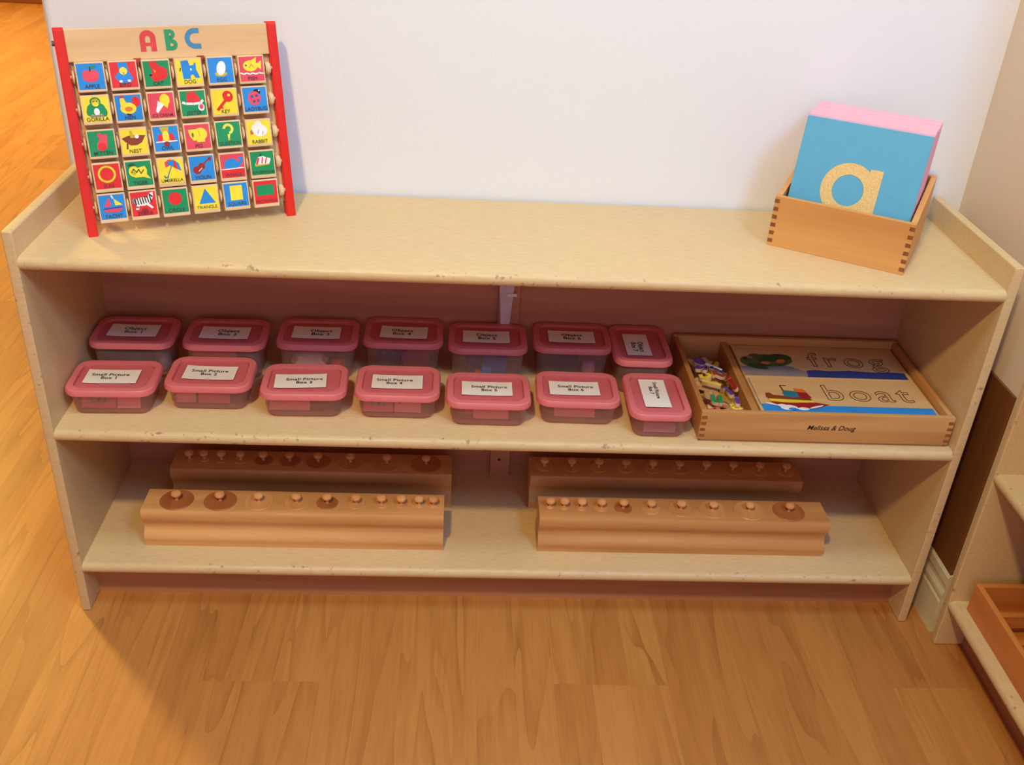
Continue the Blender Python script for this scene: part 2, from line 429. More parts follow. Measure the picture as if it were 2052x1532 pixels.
# tapering clear strap that hangs below the top board at the back
bm = BM(); prism(bm, [(-0.0119, 0.4450), (0.0119, 0.4450), (0.0058, 0.3500), (-0.0058, 0.3500)], -0.0015, 0.0, axis=1)
st = thing('plastic_strap', 'tapering translucent plastic strap hanging in front of the centre strip under the top board', 'strap', (0.6000, 0.2335, 0))
obj('strap', bm, plain('frosted_strap_plastic', (212, 204, 216), 0.5), st)
obj('clip', boxm(0.0005, 0.0155, -0.005, -0.0017, 0.4120, 0.4172, bev=0.001), plain('white_clip_plastic', (236, 226, 220), 0.4), st)

# ------------------------------------------------------------------ lidded boxes
ORD = ['first', 'second', 'third', 'fourth', 'fifth', 'sixth', 'seventh']
def lidded_box(name, label, group, cx, cy, rz, h, txt, lab, lw=0.069, ld=0.036, txt_dx=0.0, fs=0.0088, lrot=0.0, lm=None):
    t = thing(name, label, 'plastic box', (cx, cy, ZM), rz, group)
    bm = BM()
    loft(bm, [(0.094, 0.064, 0.012, 0.0), (0.099, 0.069, 0.014, 0.003), (0.106, 0.076, 0.016, h-0.008), (0.110, 0.080, 0.016, h-0.007), (0.110, 0.080, 0.016, h-0.004),
              (0.1085, 0.0785, 0.0155, h-0.004), (0.1045, 0.0745, 0.0155, h-0.008), (0.0975, 0.0675, 0.013, 0.0035), (0.093, 0.063, 0.012, 0.0012)])
    obj('box_body', bm, CLEARP, t, smooth=True, label='clear colourless box body')
    bm = BM()
    loft(bm, [(0.1105, 0.0805, 0.0165, h-0.0085), (0.1150, 0.0850, 0.019, h-0.0085), (0.1155, 0.0855, 0.019, h-0.006), (0.1135, 0.0835, 0.0185, h-0.0012), (0.1110, 0.081, 0.018, h),
              (0.0960, 0.066, 0.0135, h), (0.0940, 0.064, 0.013, h-0.0022), (0.0940, 0.064, 0.013, h-0.0038)],
         mis=[0, 0, 0, 0, 0, 1, 1])
    bmesh.ops.delete(bm, geom=[f for f in bm.faces if len(f.verts) > 4 and f.calc_center_median().z < h-0.008 and False], context='FACES')
    lid = obj('lid', bm, [LIDP, LIDC], t, smooth=True, label='translucent pink snap-on lid')
    lx, ly = lab
    zt = h-0.0036
    bm = BM(); n = 8
    for i in range(n):                                    # paper with slightly lifted ends
        xs = [lx-lw/2+lw*j/n for j in (i, i+1)]
        zz = [zt-0.0001+0.0016+0.0007*abs(2*j/n-1)**3 for j in (i, i+1)]
        v = [bm.verts.new(q) for q in ((xs[0], ly-ld/2, zz[0]), (xs[1], ly-ld/2, zz[1]), (xs[1], ly+ld/2, zz[1]), (xs[0], ly+ld/2, zz[0]))]
        bm.faces.new(v)
    bmesh.ops.remove_doubles(bm, verts=bm.verts, dist=1e-6)
    bmesh.ops.rotate(bm, verts=bm.verts, cent=(lx, ly, 0), matrix=Matrix.Rotation(lrot, 3, 'Z'))
    pl = obj('label_sticker', bm, PAPER, lid, smooth='flat', label='white paper label on the lid')
    M = T3(lx+txt_dx, ly, zt+0.0020) @ Matrix.Rotation(lrot, 4, 'Z')
    tb = text_bm(txt, fs, M=M, bold=0.00014, spacing=1.06, line=0.95)
    # lettering belongs to the sticker
    me_b = BM(); pl_me = pl.data
    me_b.from_mesh(pl_me); n0 = len(me_b.faces)
    tmp = bpy.data.meshes.new('t'); tb.to_mesh(tmp); tb.free(); me_b.from_mesh(tmp); bpy.data.meshes.remove(tmp)
    me_b.faces.ensure_lookup_table()
    for f in me_b.faces[n0:]: f.material_index = 1
    me_b.to_mesh(pl_me); me_b.free(); pl_me.materials.append(INK)
    return t
PL = ['leftmost', 'second from the left', 'third from the left', 'fourth from the left', 'fifth from the left', 'sixth from the left']
GF = 'lidded picture boxes in the front row'; GB = 'lidded object boxes in the back row'
front = [(0.0725, 0.0795, 2.0, (0.069, 0.080), 0.0), (0.196, 0.0970, 1.0, (0.1945, 0.097), -1.5), (0.324, 0.0840, 1.5, (0.3185, 0.082), 3.0),
         (0.4500, 0.0865, 0.0, (0.449, 0.0865), 0.5), (0.5735, 0.0735, 0.0, (0.5715, 0.075), 0.0), (0.6965, 0.0835, -1.0, (0.692, 0.082), 1.0)]
for i, (x, y, a, lb, lr) in enumerate(front):
    lidded_box('lidded_box', f'pink-lidded clear box, {PL[i]} in the front row, labelled Small Picture Box {i+1}', GF, x, y, R(a), 0.040,
               f'Small Picture\nBox {i+1}', (lb[0]-x, lb[1]-y+0.0), lrot=R(lr), txt_dx=[-0.003, -0.001, 0.005, -0.004, 0.003, 0.002][i])
lidded_box('lidded_box', 'pink-lidded box turned sideways in the front row beside the wooden tray', GF, 0.8045, 0.0710, R(-90), 0.040,
           'Small Picture\nBox 7', (-0.0035, -0.0015), lw=0.073, txt_dx=-0.008, fs=0.0078)
back = [(0.0745, 0.1780, 1.5, (0.072, 0.183), -1.0), (0.2015, 0.1805, 1.0, (0.199, 0.184), -0.5), (0.3300, 0.1895, 0.5, (0.327, 0.193), 0.0),
        (0.4515, 0.2015, 0.0, (0.452, 0.202), -1.5), (0.5735, 0.1920, 0.0, (0.5715, 0.196), 0.0), (0.6975, 0.2010, -0.5, (0.697, 0.204), 0.0)]
for i, (x, y, a, lb, lr) in enumerate(back):
    lidded_box('lidded_box', f'taller pink-lidded clear box, {PL[i]} in the back row, labelled Object Box {i+1}', GB, x, y, R(a), 0.0575,
               f'Object\nBox {i+1}', (lb[0]-x, lb[1]-y-0.003), lw=0.068, lrot=R(lr), txt_dx=[0.001, 0.004, 0.006, -0.003, 0.001, 0.001][i], fs=0.0105)
lidded_box('lidded_box', 'taller pink-lidded box turned sideways at the right end of the back row', GB, 0.7965, 0.1850, R(-90), 0.0575,
           'Object\nBox 7', (0.003, -0.0045), lw=0.065, txt_dx=0.006, fs=0.0105)

# what lies in the boxes
PC = plain('pink_card', (226, 96, 130), 0.6, 0.03); PC2 = plain('light_pink_card', (238, 150, 168), 0.6, 0.03)
def picture_card(label, x, y, tilt, rz, wd, ht, mat, pic=None, mark=None):
    t = thing('picture_card', label, 'card', (x, y, ZM+0.0035), R(rz))
    bm = boxm(-wd/2, wd/2, -0.0009, 0.0009, 0, ht, bev=0.0003)
    Mx = Matrix.Rotation(R(-tilt), 4, 'X'); bmesh.ops.transform(bm, matrix=Mx, verts=bm.verts)
    obj('card', bm, mat, t)
    if pic:
        pm, px0, px1, pz0, pz1 = pic
        bm = boxm(px0, px1, -0.0013, -0.0010, pz0, pz1); bmesh.ops.transform(bm, matrix=Mx, verts=bm.verts)
        obj('picture', bm, pm, t)
    return t
GP = plain('grey_photo_print', (150, 142, 146), 0.6, 0.4, scale=160); BP = plain('blue_photo_print', (104, 92, 158), 0.6, 0.2, scale=120)
picture_card('deep pink card with a grey picture inside the leftmost front row box', 0.054, 0.056, 22, 2, 0.044, 0.028, PC, (GP, -0.014, 0.014, 0.007, 0.026))
picture_card('light pink card to the right inside the leftmost front row box', 0.093, 0.0565, 22, 2, 0.030, 0.028, PC2)
picture_card('light pink card to the left inside the second front row box', 0.164, 0.075, 22, 1, 0.026, 0.028, PC2)
picture_card('deep pink card with a blue picture inside the second front row box', 0.2015, 0.075, 22, 1, 0.042, 0.028, PC, (BP, -0.012, 0.018, 0.013, 0.026))
picture_card('wide pink card inside the third front row box', 0.305, 0.062, 25, 1, 0.054, 0.026, PC2)
picture_card('deep pink card with a grey picture inside the fourth front row box', 0.424, 0.064, 22, 0, 0.040, 0.028, PC, (GP, -0.012, 0.014, 0.008, 0.026))
picture_card('light pink card to the right inside the fourth front row box', 0.464, 0.064, 22, 0, 0.036, 0.028, PC2, (C['maroon'], -0.012, -0.009, 0.012, 0.022))
picture_card('narrow deep pink card at the back of the fifth front row box', 0.567, 0.0640, 22, 0, 0.050, 0.026, PC)
picture_card('light pink card leaning in the front of the fifth front row box', 0.5775, 0.0525, 22, 0, 0.048, 0.028, PC2, (C['maroon'], -0.006, -0.001, 0.018, 0.021))
picture_card('wide light pink card inside the sixth front row box', 0.693, 0.0630, 30, -1, 0.056, 0.026, PC2)
picture_card('mauve card inside the sideways front row box', 0.806, 0.0300, 20, 0, 0.044, 0.026, plain('mauve_card', (176, 120, 150), 0.6))
def blob(name, label, cat, x, y, z, sx, sy, sz, mat, rz=0, seed=0, lump=0.15):
    bm = BM(); bmesh.ops.create_icosphere(bm, subdivisions=3, radius=1)
    rnd = random.Random(seed); ph = [rnd.uniform(0, 6) for _ in range(6)]
    for v in bm.verts:
        k = 1+lump*(math.sin(3*v.co.x+ph[0])*math.cos(4*v.co.y+ph[1])+0.5*math.sin(7*v.co.z+ph[2]))
        s = Vector([math.copysign(abs(c)**0.7, c) for c in v.co])
        v.co = Vector((s.x*sx*k, s.y*sy*k, s.z*sz*k))
    o = obj(name, bm, mat, smooth=True); o.location = (x, y, z); o.rotation_euler = (0, 0, R(rz))
    return tag(o, label, cat)
zz = ZM+0.004
blob('cloth_bundle', 'dark navy bundle inside the leftmost back row box', 'cloth', 0.066, 0.170, zz+0.017, 0.034, 0.018, 0.017, plain('navy_cloth', (52, 40, 72), 0.8), 0, 1)
blob('plastic_toy', 'grey blue toy at the right side inside the leftmost back row box', 'toy', 0.112, 0.168, zz+0.012, 0.009, 0.012, 0.012, plain('grey_blue_plastic', (120, 118, 150), 0.5), 20, 2)
picture_card('bright pink card pressed against the front wall of the second back row box', 0.187, 0.1530, 10, 0, 0.060, 0.044, plain('bright_pink_card', (236, 110, 150), 0.6))
blob('plastic_toy', 'dull violet toy at the right side inside the second back row box', 'toy', 0.233, 0.180, zz+0.015, 0.013, 0.018, 0.015, plain('dull_violet_plastic', (96, 80, 108), 0.5), 0, 3)
blob('cloth_bundle', 'crumpled white cloth inside the third back row box', 'cloth', 0.318, 0.172, zz+0.014, 0.024, 0.012, 0.014, plain('white_cloth', (214, 200, 214), 0.8), 6, 4, 0.25)
blob('plastic_toy', 'slate blue rounded toy behind the white cloth in the third back row box', 'toy', 0.335, 0.190, zz+0.026, 0.020, 0.012, 0.012, plain('slate_blue_plastic', (104, 90, 130), 0.5), 0, 5)
blob('plastic_toy', 'small red toy at the right side inside the third back row box', 'toy', 0.357, 0.172, zz+0.010, 0.009, 0.010, 0.009, C['red'], 0, 6)
blob('plastic_toy', 'dark purple toy inside the fourth back row box', 'toy', 0.432, 0.186, zz+0.019, 0.016, 0.012, 0.018, plain('dark_purple_plastic', (74, 36, 62), 0.5), 0, 7)
blob('plastic_toy', 'crimson toy at the right side inside the fourth back row box', 'toy', 0.470, 0.186, zz+0.018, 0.020, 0.012, 0.018, plain('crimson_plastic', (160, 30, 50), 0.5), 0, 8)
def brick(label, x, y, z, wx, dy, hz, mat, rz):
    bm = boxm(-wx/2, wx/2, -dy/2, dy/2, 0, hz, bev=0.0012)
    for sx in (-0.25, 0.25): lathe(bm, [(0, hz), (0.003, hz), (0.003, hz+0.002), (0, hz+0.002)], sx*wx, 0, 10)
    o = obj('toy_brick', bm, mat); o.location = (x, y, z); o.rotation_euler = (0, 0, R(rz)); return tag(o, label, 'toy')
brick('dark blue toy brick standing in the fifth back row box', 0.5545, 0.176, zz, 0.018, 0.014, 0.036, plain('deep_blue_plastic', (38, 44, 110), 0.4), 4)
brick('bright blue toy brick to the right in the fifth back row box', 0.585, 0.173, zz, 0.034, 0.016, 0.034, plain('bright_blue_plastic', (46, 84, 190), 0.4), -10)
brick('small light blue toy brick in front in the fifth back row box', 0.572, 0.1615, zz, 0.014, 0.008, 0.020, plain('light_blue_plastic', (54, 120, 210), 0.4), 12)
brick('small orange toy brick at the bottom of the fifth back row box', 0.561, 0.1625, zz, 0.007, 0.006, 0.010, C['orange'], 0)
blob('cloth_bundle', 'black bundle inside the sixth back row box', 'cloth', 0.680, 0.184, zz+0.018, 0.026, 0.012, 0.017, plain('black_cloth', (36, 26, 44), 0.8), 0, 9)
blob('plastic_ball', 'pale lilac ball at the right side inside the sixth back row box', 'ball', 0.7235, 0.184, zz+0.0125, 0.0105, 0.0105, 0.0105, plain('lilac_plastic', (196, 150, 196), 0.3), 0, 10, 0.02)

# ------------------------------------------------------------------ wooden tray
def finger_marks(bm, x0, x1, y, z0, z1, n, mi, d=0.0003):
    """end grain of the finger joint, showing on the front face"""
    for i in range(n):
        a = z0+(z1-z0)*(i+0.25)/n; b_ = z0+(z1-z0)*(i+0.72)/n
        box(bm, x0, x1, y-d, y+0.001, a, b_, mi=mi)
EG = wood('joint_end_grain', (150, 96, 52), (126, 76, 40), 1, 2.0)
tx0, tx1, ty0, ty1, th_ = 0.8560, 1.2030, 0.0140, 0.2380, 0.0480
tr = thing('wooden_tray', 'shallow wooden tray with finger joints holding word boards, at the right of the middle board', 'tray', (tx0, ty0, ZM))
lw_, ld_ = tx1-tx0, ty1-ty0
bm = boxm(0, lw_, 0, 0.008, 0.004, th_, bev=0.0018)
finger_marks(bm, 0.001, 0.008, 0, 0.006, th_-0.004, 4, 1); finger_marks(bm, lw_-0.008, lw_-0.001, 0, 0.006, th_-0.004, 4, 1)
fp = obj('front_wall', bm, [TRAYW, EG], tr, smooth=True)
obj('maker_lettering', text_bm('Melissa & Doug', 0.0105, M=T3(lw_*0.515, -0.0003, 0.027) @ Matrix.Rotation(R(90), 4, 'X'), bold=0.00008, shear=0.3), plain('burnt_brown_print', (52, 28, 18), 0.6), fp, label='dark script lettering on the front wall')
obj('back_wall', boxm(0, lw_, ld_-0.008, ld_, 0.004, th_, bev=0.0018), TRAYW, tr, smooth=True)
TRAYY = wood('tray_wood_along', (206, 150, 90), (170, 112, 60), 1, 0.7)
obj('side_wall', boxm(0.0001, 0.0075, 0.008, ld_-0.008, 0.004, th_-0.001, bev=0.0015), TRAYY, tr, smooth=True)
obj('side_wall', boxm(lw_-0.0075, lw_-0.0001, 0.008, ld_-0.008, 0.004, th_-0.001, bev=0.0015), TRAYY, tr, smooth=True)
obj('divider', boxm(0.0730, 0.0830, 0.008, ld_-0.008, 0.008, th_-0.008, bev=0.001), TRAYY, tr)
obj('tray_base', boxm(0.004, lw_-0.004, 0.004, ld_-0.004, 0.0, 0.008), wood('tray_base_ply', (204, 160, 112), (180, 132, 84), 0, 0.6), tr)

BOARD = wood('word_board_wood', (232, 196, 142), (214, 172, 116), 0, 0.5, stretch=20)
# filler under the top boards: the stack of boards below
def word_board(label, x, y, z, wx, dy, word, wpos, wsize, parts, spacing=1.25):
    t = thing('word_board', label, 'puzzle board', (x, y, z))
    obj('board', boxm(0, wx, 0, dy, 0, 0.008, bev=0.001), BOARD, t)
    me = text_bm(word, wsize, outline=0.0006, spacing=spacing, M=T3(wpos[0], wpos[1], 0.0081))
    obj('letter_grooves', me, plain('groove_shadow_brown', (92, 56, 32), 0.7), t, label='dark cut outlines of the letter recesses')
    for nm, lay in parts:
        bm = BM(); mats = []
        for k, (cn, kind, a) in enumerate(lay):
            if C[cn] not in mats: mats.append(C[cn])
            shape(bm, kind, a, 0.0081+0.00012*k, mats.index(C[cn]))
        obj(nm, bm, mats, t, smooth='flat')
    return t
def shape(bm, kind, a, z, mi, sx=1.0, sy=1.0, fn=None):
    P = fn or (lambda p: (p[0]*sx, p[1]*sy, z))
    if kind == 'p':
        v = [bm.verts.new(P(p)) for p in a]; f = bm.faces.new(v); f.material_index = mi
    elif kind == 'e':
        cx, cy, rx, ry = a[:4]; rot = R(a[4]) if len(a) > 4 else 0; n = 24
        v = []
        for i in range(n):
            q = 2*math.pi*i/n; ex, ey = rx*math.cos(q), ry*math.sin(q)
            v.append(bm.verts.new(P((cx+ex*math.cos(rot)-ey*math.sin(rot), cy+ex*math.sin(rot)+ey*math.cos(rot)))))
        f = bm.faces.new(v); f.material_index = mi
    elif kind == 'r':
        cx, cy, ro, ri = a[:4]; a0, a1 = (a[4], a[5]) if len(a) > 4 else (0, 360); n = 28
        for i in range(n):
            t0, t1 = R(a0+(a1-a0)*i/n), R(a0+(a1-a0)*(i+1)/n)
            v = [bm.verts.new(P((cx+r_*math.cos(t_), cy+r_*math.sin(t_)))) for r_, t_ in ((ro, t0), (ro, t1), (ri, t1), (ri, t0))]
            f = bm.faces.new(v); f.material_index = mi
    elif kind == 'l':
        pts, wd = a
        for p, q in zip(pts, pts[1:]):
            d = Vector((q[0]-p[0], q[1]-p[1])); d.normalize(); nx, ny = -d.y*wd/2, d.x*wd/2
            ex, ey = d.x*wd*0.2, d.y*wd*0.2
            v = [bm.verts.new(P(c_)) for c_ in ((p[0]-ex+nx, p[1]-ey+ny), (p[0]-ex-nx, p[1]-ey-ny), (q[0]+ex-nx, q[1]+ey-ny), (q[0]+ex+nx, q[1]+ey+ny))]
            f = bm.faces.new(v); f.material_index = mi
bw, bd = 0.249, 0.0960
bdf = 0.1065
boat = [('navy' if False else 'blue', 'p', [(0.004, 0.003), (bw-0.003, 0.003), (bw-0.003, 0.0215), (0.098, 0.0215), (0.070, 0.0150), (0.004, 0.0230)]),
        ('maroon', 'p', [(0.012, 0.034), (0.016, 0.026), (0.030, 0.013), (0.075, 0.013), (0.098, 0.024), (0.085, 0.028), (0.012, 0.040)]),
        ('yellow', 'p', [(0.012, 0.034), (0.016, 0.030), (0.040, 0.027), (0.078, 0.029), (0.076, 0.035), (0.014, 0.040)]),
        ('brown', 'p', [(0.010, 0.040), (0.012, 0.052), (0.018, 0.053), (0.022, 0.047), (0.074, 0.040), (0.076, 0.034), (0.014, 0.037)]),
        ('cyan', 'p', [(0.038, 0.042), (0.038, 0.055), (0.042, 0.060), (0.058, 0.058), (0.060, 0.041)]),
        ('maroon', 'p', [(0.060, 0.040), (0.058, 0.064), (0.072, 0.062), (0.077, 0.040)]),
        ('orange', 'p', [(0.058, 0.056), (0.057, 0.066), (0.071, 0.064), (0.073, 0.054)]),
        ('black', 'l', ([(0.040, 0.058), (0.039, 0.073), (0.048, 0.073)], 0.0014)),
        ('white', 'e', (0.036, 0.013, 0.012, 0.007)), ('white', 'e', (0.027, 0.018, 0.006, 0.004)), ('white', 'e', (0.056, 0.010, 0.008, 0.004)), ('white', 'e', (0.013, 0.021, 0.010, 0.002, -20)),
        ('white', 'e', (0.076, 0.0155, 0.012, 0.002, 22)), ('blue', 'e', (0.040, 0.009, 0.006, 0.003)), ('grey', 'l', ([(0.003, 0.02), (0.003, 0.090)], 0.001))]
frog = [('blue' if False else 'navy', 'p', [(0.092, 0.003), (bw-0.006, 0.003), (bw-0.006, 0.022), (0.22, 0.024), (0.20, 0.022), (0.16, 0.025), (0.13, 0.022), (0.11, 0.025), (0.096, 0.022)]),
        ('grey', 'p', [(0.001, 0.004), (0.094, 0.004), (0.096, 0.018), (0.070, 0.036), (0.040, 0.040), (0.001, 0.030)]),
        ('dgreen', 'e', (0.045, 0.050, 0.036, 0.018)), ('olive', 'e', (0.018, 0.046, 0.014, 0.015)), ('dgreen', 'e', (0.066, 0.058, 0.018, 0.012)),
        ('olive', 'e', (0.030, 0.062, 0.010, 0.007)), ('olive', 'e', (0.050, 0.040, 0.012, 0.008)), ('dgreen', 'e', (0.026, 0.030, 0.016, 0.007, -20)), ('olive', 'e', (0.070, 0.044, 0.014, 0.006, 25)),
        ('orange', 'e', (0.040, 0.040, 0.008, 0.004)), ('orange', 'e', (0.064, 0.046, 0.008, 0.005, 30)), ('black', 'e', (0.012, 0.052, 0.003, 0.003)), ('grey', 'e', (0.020, 0.056, 0.005, 0.004))]
zb0 = ZM+0.0285
obj('board_rest', boxm(0.0850, lw_-0.0080, 0.0090, ld_-0.0090, 0.0080, 0.0284), TRAYW, tr)   # raised bed the word boards lie on
def moved(lay, dx, dy, k=1.0):
    out = []
    for cn, kind, a in lay:
        if kind == 'p': a = [(p[0]*k+dx, p[1]+dy) for p in a]
        elif kind == 'e': a = (a[0]*k+dx, a[1]+dy)+tuple(a[2:])
        elif kind == 'l': a = ([(p[0]*k+dx, p[1]+dy) for p in a[0]], a[1])
        out.append((cn, kind, a))
    return out
boat = moved(boat[:1], 0, 0.0105) + moved(boat[1:-1], 0.006, 0.0105, 0.97) + moved(boat[-1:], 0, 0.0105)
word_board('wooden word board with a red and yellow boat picture and the word boat', 0.9440, 0.0240, zb0, bw, bdf, 'boat', (0.1640, 0.0650), 0.060, [('boat_picture', boat)], 1.20)
word_board('wooden word board with a green frog picture and the word frog', 0.9440, 0.1318, zb0, bw, bd, 'frog', (0.1660, 0.0530), 0.058, [('frog_picture', frog)])

# wooden letters lying in the left compartment
LW = wood('letter_edge_wood', (236, 200, 160), (220, 176, 130), 0, 1.5)
def wooden_letter(ch, label, x, y, z, col, rz, tx, ty, size=0.042):
    t = thing('wooden_letter', label, 'letter', (x, y, z), 0)
    t.rotation_euler = (R(tx), R(ty), R(rz))
    obj('letter_body', text_bm(ch, size, extrude=0.0026, bold=0.0014), LW, t)
    obj('painted_face', text_bm(ch, size, bold=0.0013, M=T3(0, 0, 0.00275)), col, t, label='painted front face')
    return t
lx = 0.895
L_ = [('e', 'purple wooden letter lying at the back left of the letter compartment', 0.884, 0.175, .038, 'purple', 20, 4, 6),
      ('s', 'second purple wooden letter just in front of the rear purple one', 0.882, 0.152, .039, 'purple', 70, -4, 3),
      ('u', 'yellow wooden letter at the back right of the letter compartment', 0.908, 0.178, .032, 'gold', -30, 3, -10),
      ('l', 'white wooden letter lying diagonally behind the tan one', 0.905, 0.158, .037, 'white', 48, 0, -8),
      ('i', 'navy wooden letter lying diagonally against the divider', 0.908, 0.148, .0375, 'navy', 50, 5, -6),
      ('c', 'yellow wooden letter next to the left wall of the tray', 0.884, 0.130, .037, 'yellow', 100, -5, 4),
      ('t', 'brown wooden letter lying diagonally in the middle of the pile', 0.903, 0.132, .042, 'brown', 55, 6, -6),
      ('l', 'second yellow wooden letter lying below the brown one', 0.892, 0.110, .038, 'yellow', 64, 0, 0),
      ('j', 'maroon wooden letter standing on edge along the divider', 0.920, 0.112, .041, 'maroon', 10, 0, -35),
      ('o', 'plain tan wooden letter in the front half of the pile', 0.885, 0.088, .036, 'orange', 0, 0, 0),
      ('n', 'green wooden letter with a curved top near the front wall', 0.889, 0.066, .037, 'green', 175, -6, 0),
      ('i', 'purple wooden letter standing upright at the front by the divider', 0.909, 0.084, .041, 'purple', 12, -4, -4),
      ('a', 'large yellow wooden letter at the front right of the pile', 0.911, 0.050, .038, 'yellow', 5, -6, 0),
      ('i', 'second purple wooden letter lying on the large yellow one', 0.913, 0.054, .0445, 'purple', -8, -6, 2),
      ('r', 'red wooden letter at the front left corner of the pile', 0.884, 0.045, .034, 'pink', 30, -4, 0),
      ('m', 'white wooden letter at the front left under the red one', 0.884, 0.040, .029, 'white', 0, 0, 0)]
for ch, lb, x, y, z, cn, rz, tx, ty in L_:
    m = C[cn] if lb.find('plain tan') < 0 else plain('tan_paint', (200, 156, 112), .5)
    wooden_letter(ch, lb, x, y, ZM+z-0.004, m, rz, tx, ty, 0.034 if ch in 'esuacn' else 0.036)
for k, (x, y, rz) in enumerate([(0.890, 0.06, 10), (0.905, 0.10, 80), (0.888, 0.14, 40), (0.905, 0.17, 120), (0.897, 0.20, 15)]):
    wooden_letter('BHEKN'[k], f'unpainted side of a wooden letter at the bottom of the pile, {ORD[k]} from the front', x, y, ZM+0.014, LW, rz, 0, 0, 0.046)
for k, (x, y, rz) in enumerate([(0.893, 0.05, 80), (0.902, 0.09, 20), (0.893, 0.13, 70), (0.902, 0.165, 10)]):
    wooden_letter('XWDR'[k], f'wooden letter buried in the middle layer of the pile, {ORD[k]} from the front', x, y, ZM+0.022, C['gold'] if k % 2 else LW, rz, 0, 0, 0.044)

# ------------------------------------------------------------------ knobbed cylinder blocks
def cyl_block(label, x0, x1, y):
    t = thing('cylinder_block', label, 'cylinder block', (x0, y, ZB), 0, 'knobbed cylinder blocks on the bottom board')
    half = [(.0014, 0), (.0012, .0090), (.0002, .0112), (0, .0140), (.0006, .0175), (.0026, .0210), (.0058, .0245), (.0078, .0285), (.0082, .0315), (.0072, .0355), (.0046, .0400),
            (.0018, .0440), (.0002, .0490), (0, .0550), (.0006, .0592), (.0024, .0620), (.0052, .0630)]
    d = 0.056
    pts = half + [(d-p[0], p[1]) for p in reversed(half)]
    bm = BM(); prism(bm, pts, 0, x1-x0, axis=0)
    obj('block_body', bm, BLOCKW, t, smooth=True)
    return t
def knobbed(label, x, y, r, mat):
    t = thing('knobbed_cylinder', label, 'knobbed cylinder', (x, y, ZB+0.063), 0, 'knobbed cylinders in the blocks')
    bm = BM(); lathe(bm, [(0, 0.0), (r, 0.0), (r, .0008), (r-0.0006, .0014), (0, .0014)], n=32)
    obj('cylinder', bm, mat, t, smooth=True)
    bm = BM(); lathe(bm, [(0.0026, .0012), (0.0022, .004), (0.0030, .0065), (0.0062, .0085), (0.0072, .0110), (0.0064, .0136), (0.0036, .0152), (0, .0156)], n=18)
    obj('knob', bm, KNOBW, t, smooth=True)
NTH = ['first', 'second', 'third', 'fourth', 'fifth', 'sixth', 'seventh', 'eighth', 'ninth', 'tenth']
FB = 0.044
# (x pixel taken to metres on the block's top)
specs = [('front left', 0.089, 0.517, FB, [(.1338, .0245, 1), (.1953, .0240, 1), (.2500, .0215, 0), (.3043, .0190, 0), (.3480, .0160, 1), (.3895, .0135, 0), (.4260, .0105, 0), (.4548, .0090, 0), (.4805, .0072, 0), (.5015, .0058, 0)]),
         ('front right', 0.656, 1.086, FB+0.002, [(.6725, .0058, 0), (.6935, .0072, 0), (.7190, .0090, 0), (.7480, .0108, 0), (.7810, .0135, 1), (.8220, .0150, 0), (.8670, .0190, 0), (.9150, .0215, 0), (.9700, .0240, 0), (1.030, .0245, 1)]),
         ('back left', 0.104, 0.527, 0.147, [(.128, .0058, 0), (.150, .0075, 0), (.176, .0095, 0), (.205, .0115, 0), (.239, .0140, 1), (.279, .0165, 1), (.322, .0190, 1), (.371, .0215, 0), (.427, .0240, 0), (.487, .0245, 1)]),
         ('back right', 0.648, 1.075, 0.149, [(.671+.0425*k, .0145, 0) for k in range(10)])]
for nm, x0, x1, y, cyl in specs:
    cyl_block(f'{nm} long wooden block with a grooved face and ten round sockets', x0, x1, y)
    for k, (x, r, dk) in enumerate(cyl):
        pos = NTH[k] if k < 9 else 'last'
        knobbed(f'{pos} knobbed wooden cylinder from the left in the {nm} block', x, y+0.0270, r*0.97, DARKCYL if dk else PALECYL)

# ------------------------------------------------------------------ letter board box on top
ua = Vector((0.1515, -0.0870)).normalized(); ang = math.atan2(ua.y, ua.x)
bwid, bdep = 0.1760, 0.149
cb = thing('wooden_box', 'small finger-jointed beech box holding letter boards on the right end of the top board', 'box', (0.9362, 0.1285, ZT), ang)
BEECHY = wood('beech_side_wood', (222, 164, 98), (202, 140, 80), 1, 1.0)
bm = boxm(0, bwid, 0, 0.007, 0, 0.068, bev=0.0008)
finger_marks(bm, 0.0, 0.0065, 0, 0.002, 0.067, 6, 1); finger_marks(bm, bwid-0.0065, bwid, 0, 0.002, 0.067, 6, 1)
obj('front_wall', bm, [BEECH, EG], cb)
obj('back_wall', boxm(0, bwid, bdep-0.007, bdep, 0, 0.090, bev=0.0008), BEECH, cb)
for sx in (0.0, bwid-0.007):
    bm = BM(); prism(bm, [(0.0072, 0.0), (bdep-0.0072, 0), (bdep-0.0072, 0.089), (0.0072, 0.068)], sx, sx+0.007, axis=0)
    if sx > 0:
        for i in range(6):
            z = 0.068*(i+0.72)/6
            box(bm, sx+0.0065, sx+0.0073, 0.0001, 0.0068, z, z+0.0055, mi=1) if False else None
    obj('side_wall', bm, [BEECHY, EG], cb)
obj('box_base', boxm(0.006, bwid-0.006, 0.006, bdep-0.006, 0.002, 0.007), BEECH, cb)
Rz = Matrix.Rotation(ang, 4, 'Z')
def letter_board(label, s, mat, group=None, dx=0.0, ht=0.160, th=0.0036, lean=15.0, dz=0.0):
    t = thing('letter_board', label, 'letter board', (0, 0, 0), 0, group)
    base = Vector((bwid/2+dx, s, 0.0085+dz))
    t.matrix_world = Matrix.Translation((0.9362, 0.1285, ZT)) @ Rz @ Matrix.Translation(base) @ Matrix.Rotation(R(-lean), 4, 'X')
    obj('board', boxm(-0.078, 0.078, 0, th, 0, ht, bev=0.0006), mat, t)
    return t
BLUEB = plain('sky_blue_board_paint', (96, 172, 206), 0.5, 0.015); PINKB = plain('pale_pink_board_paint', (240, 176, 192), 0.5, 0.015)
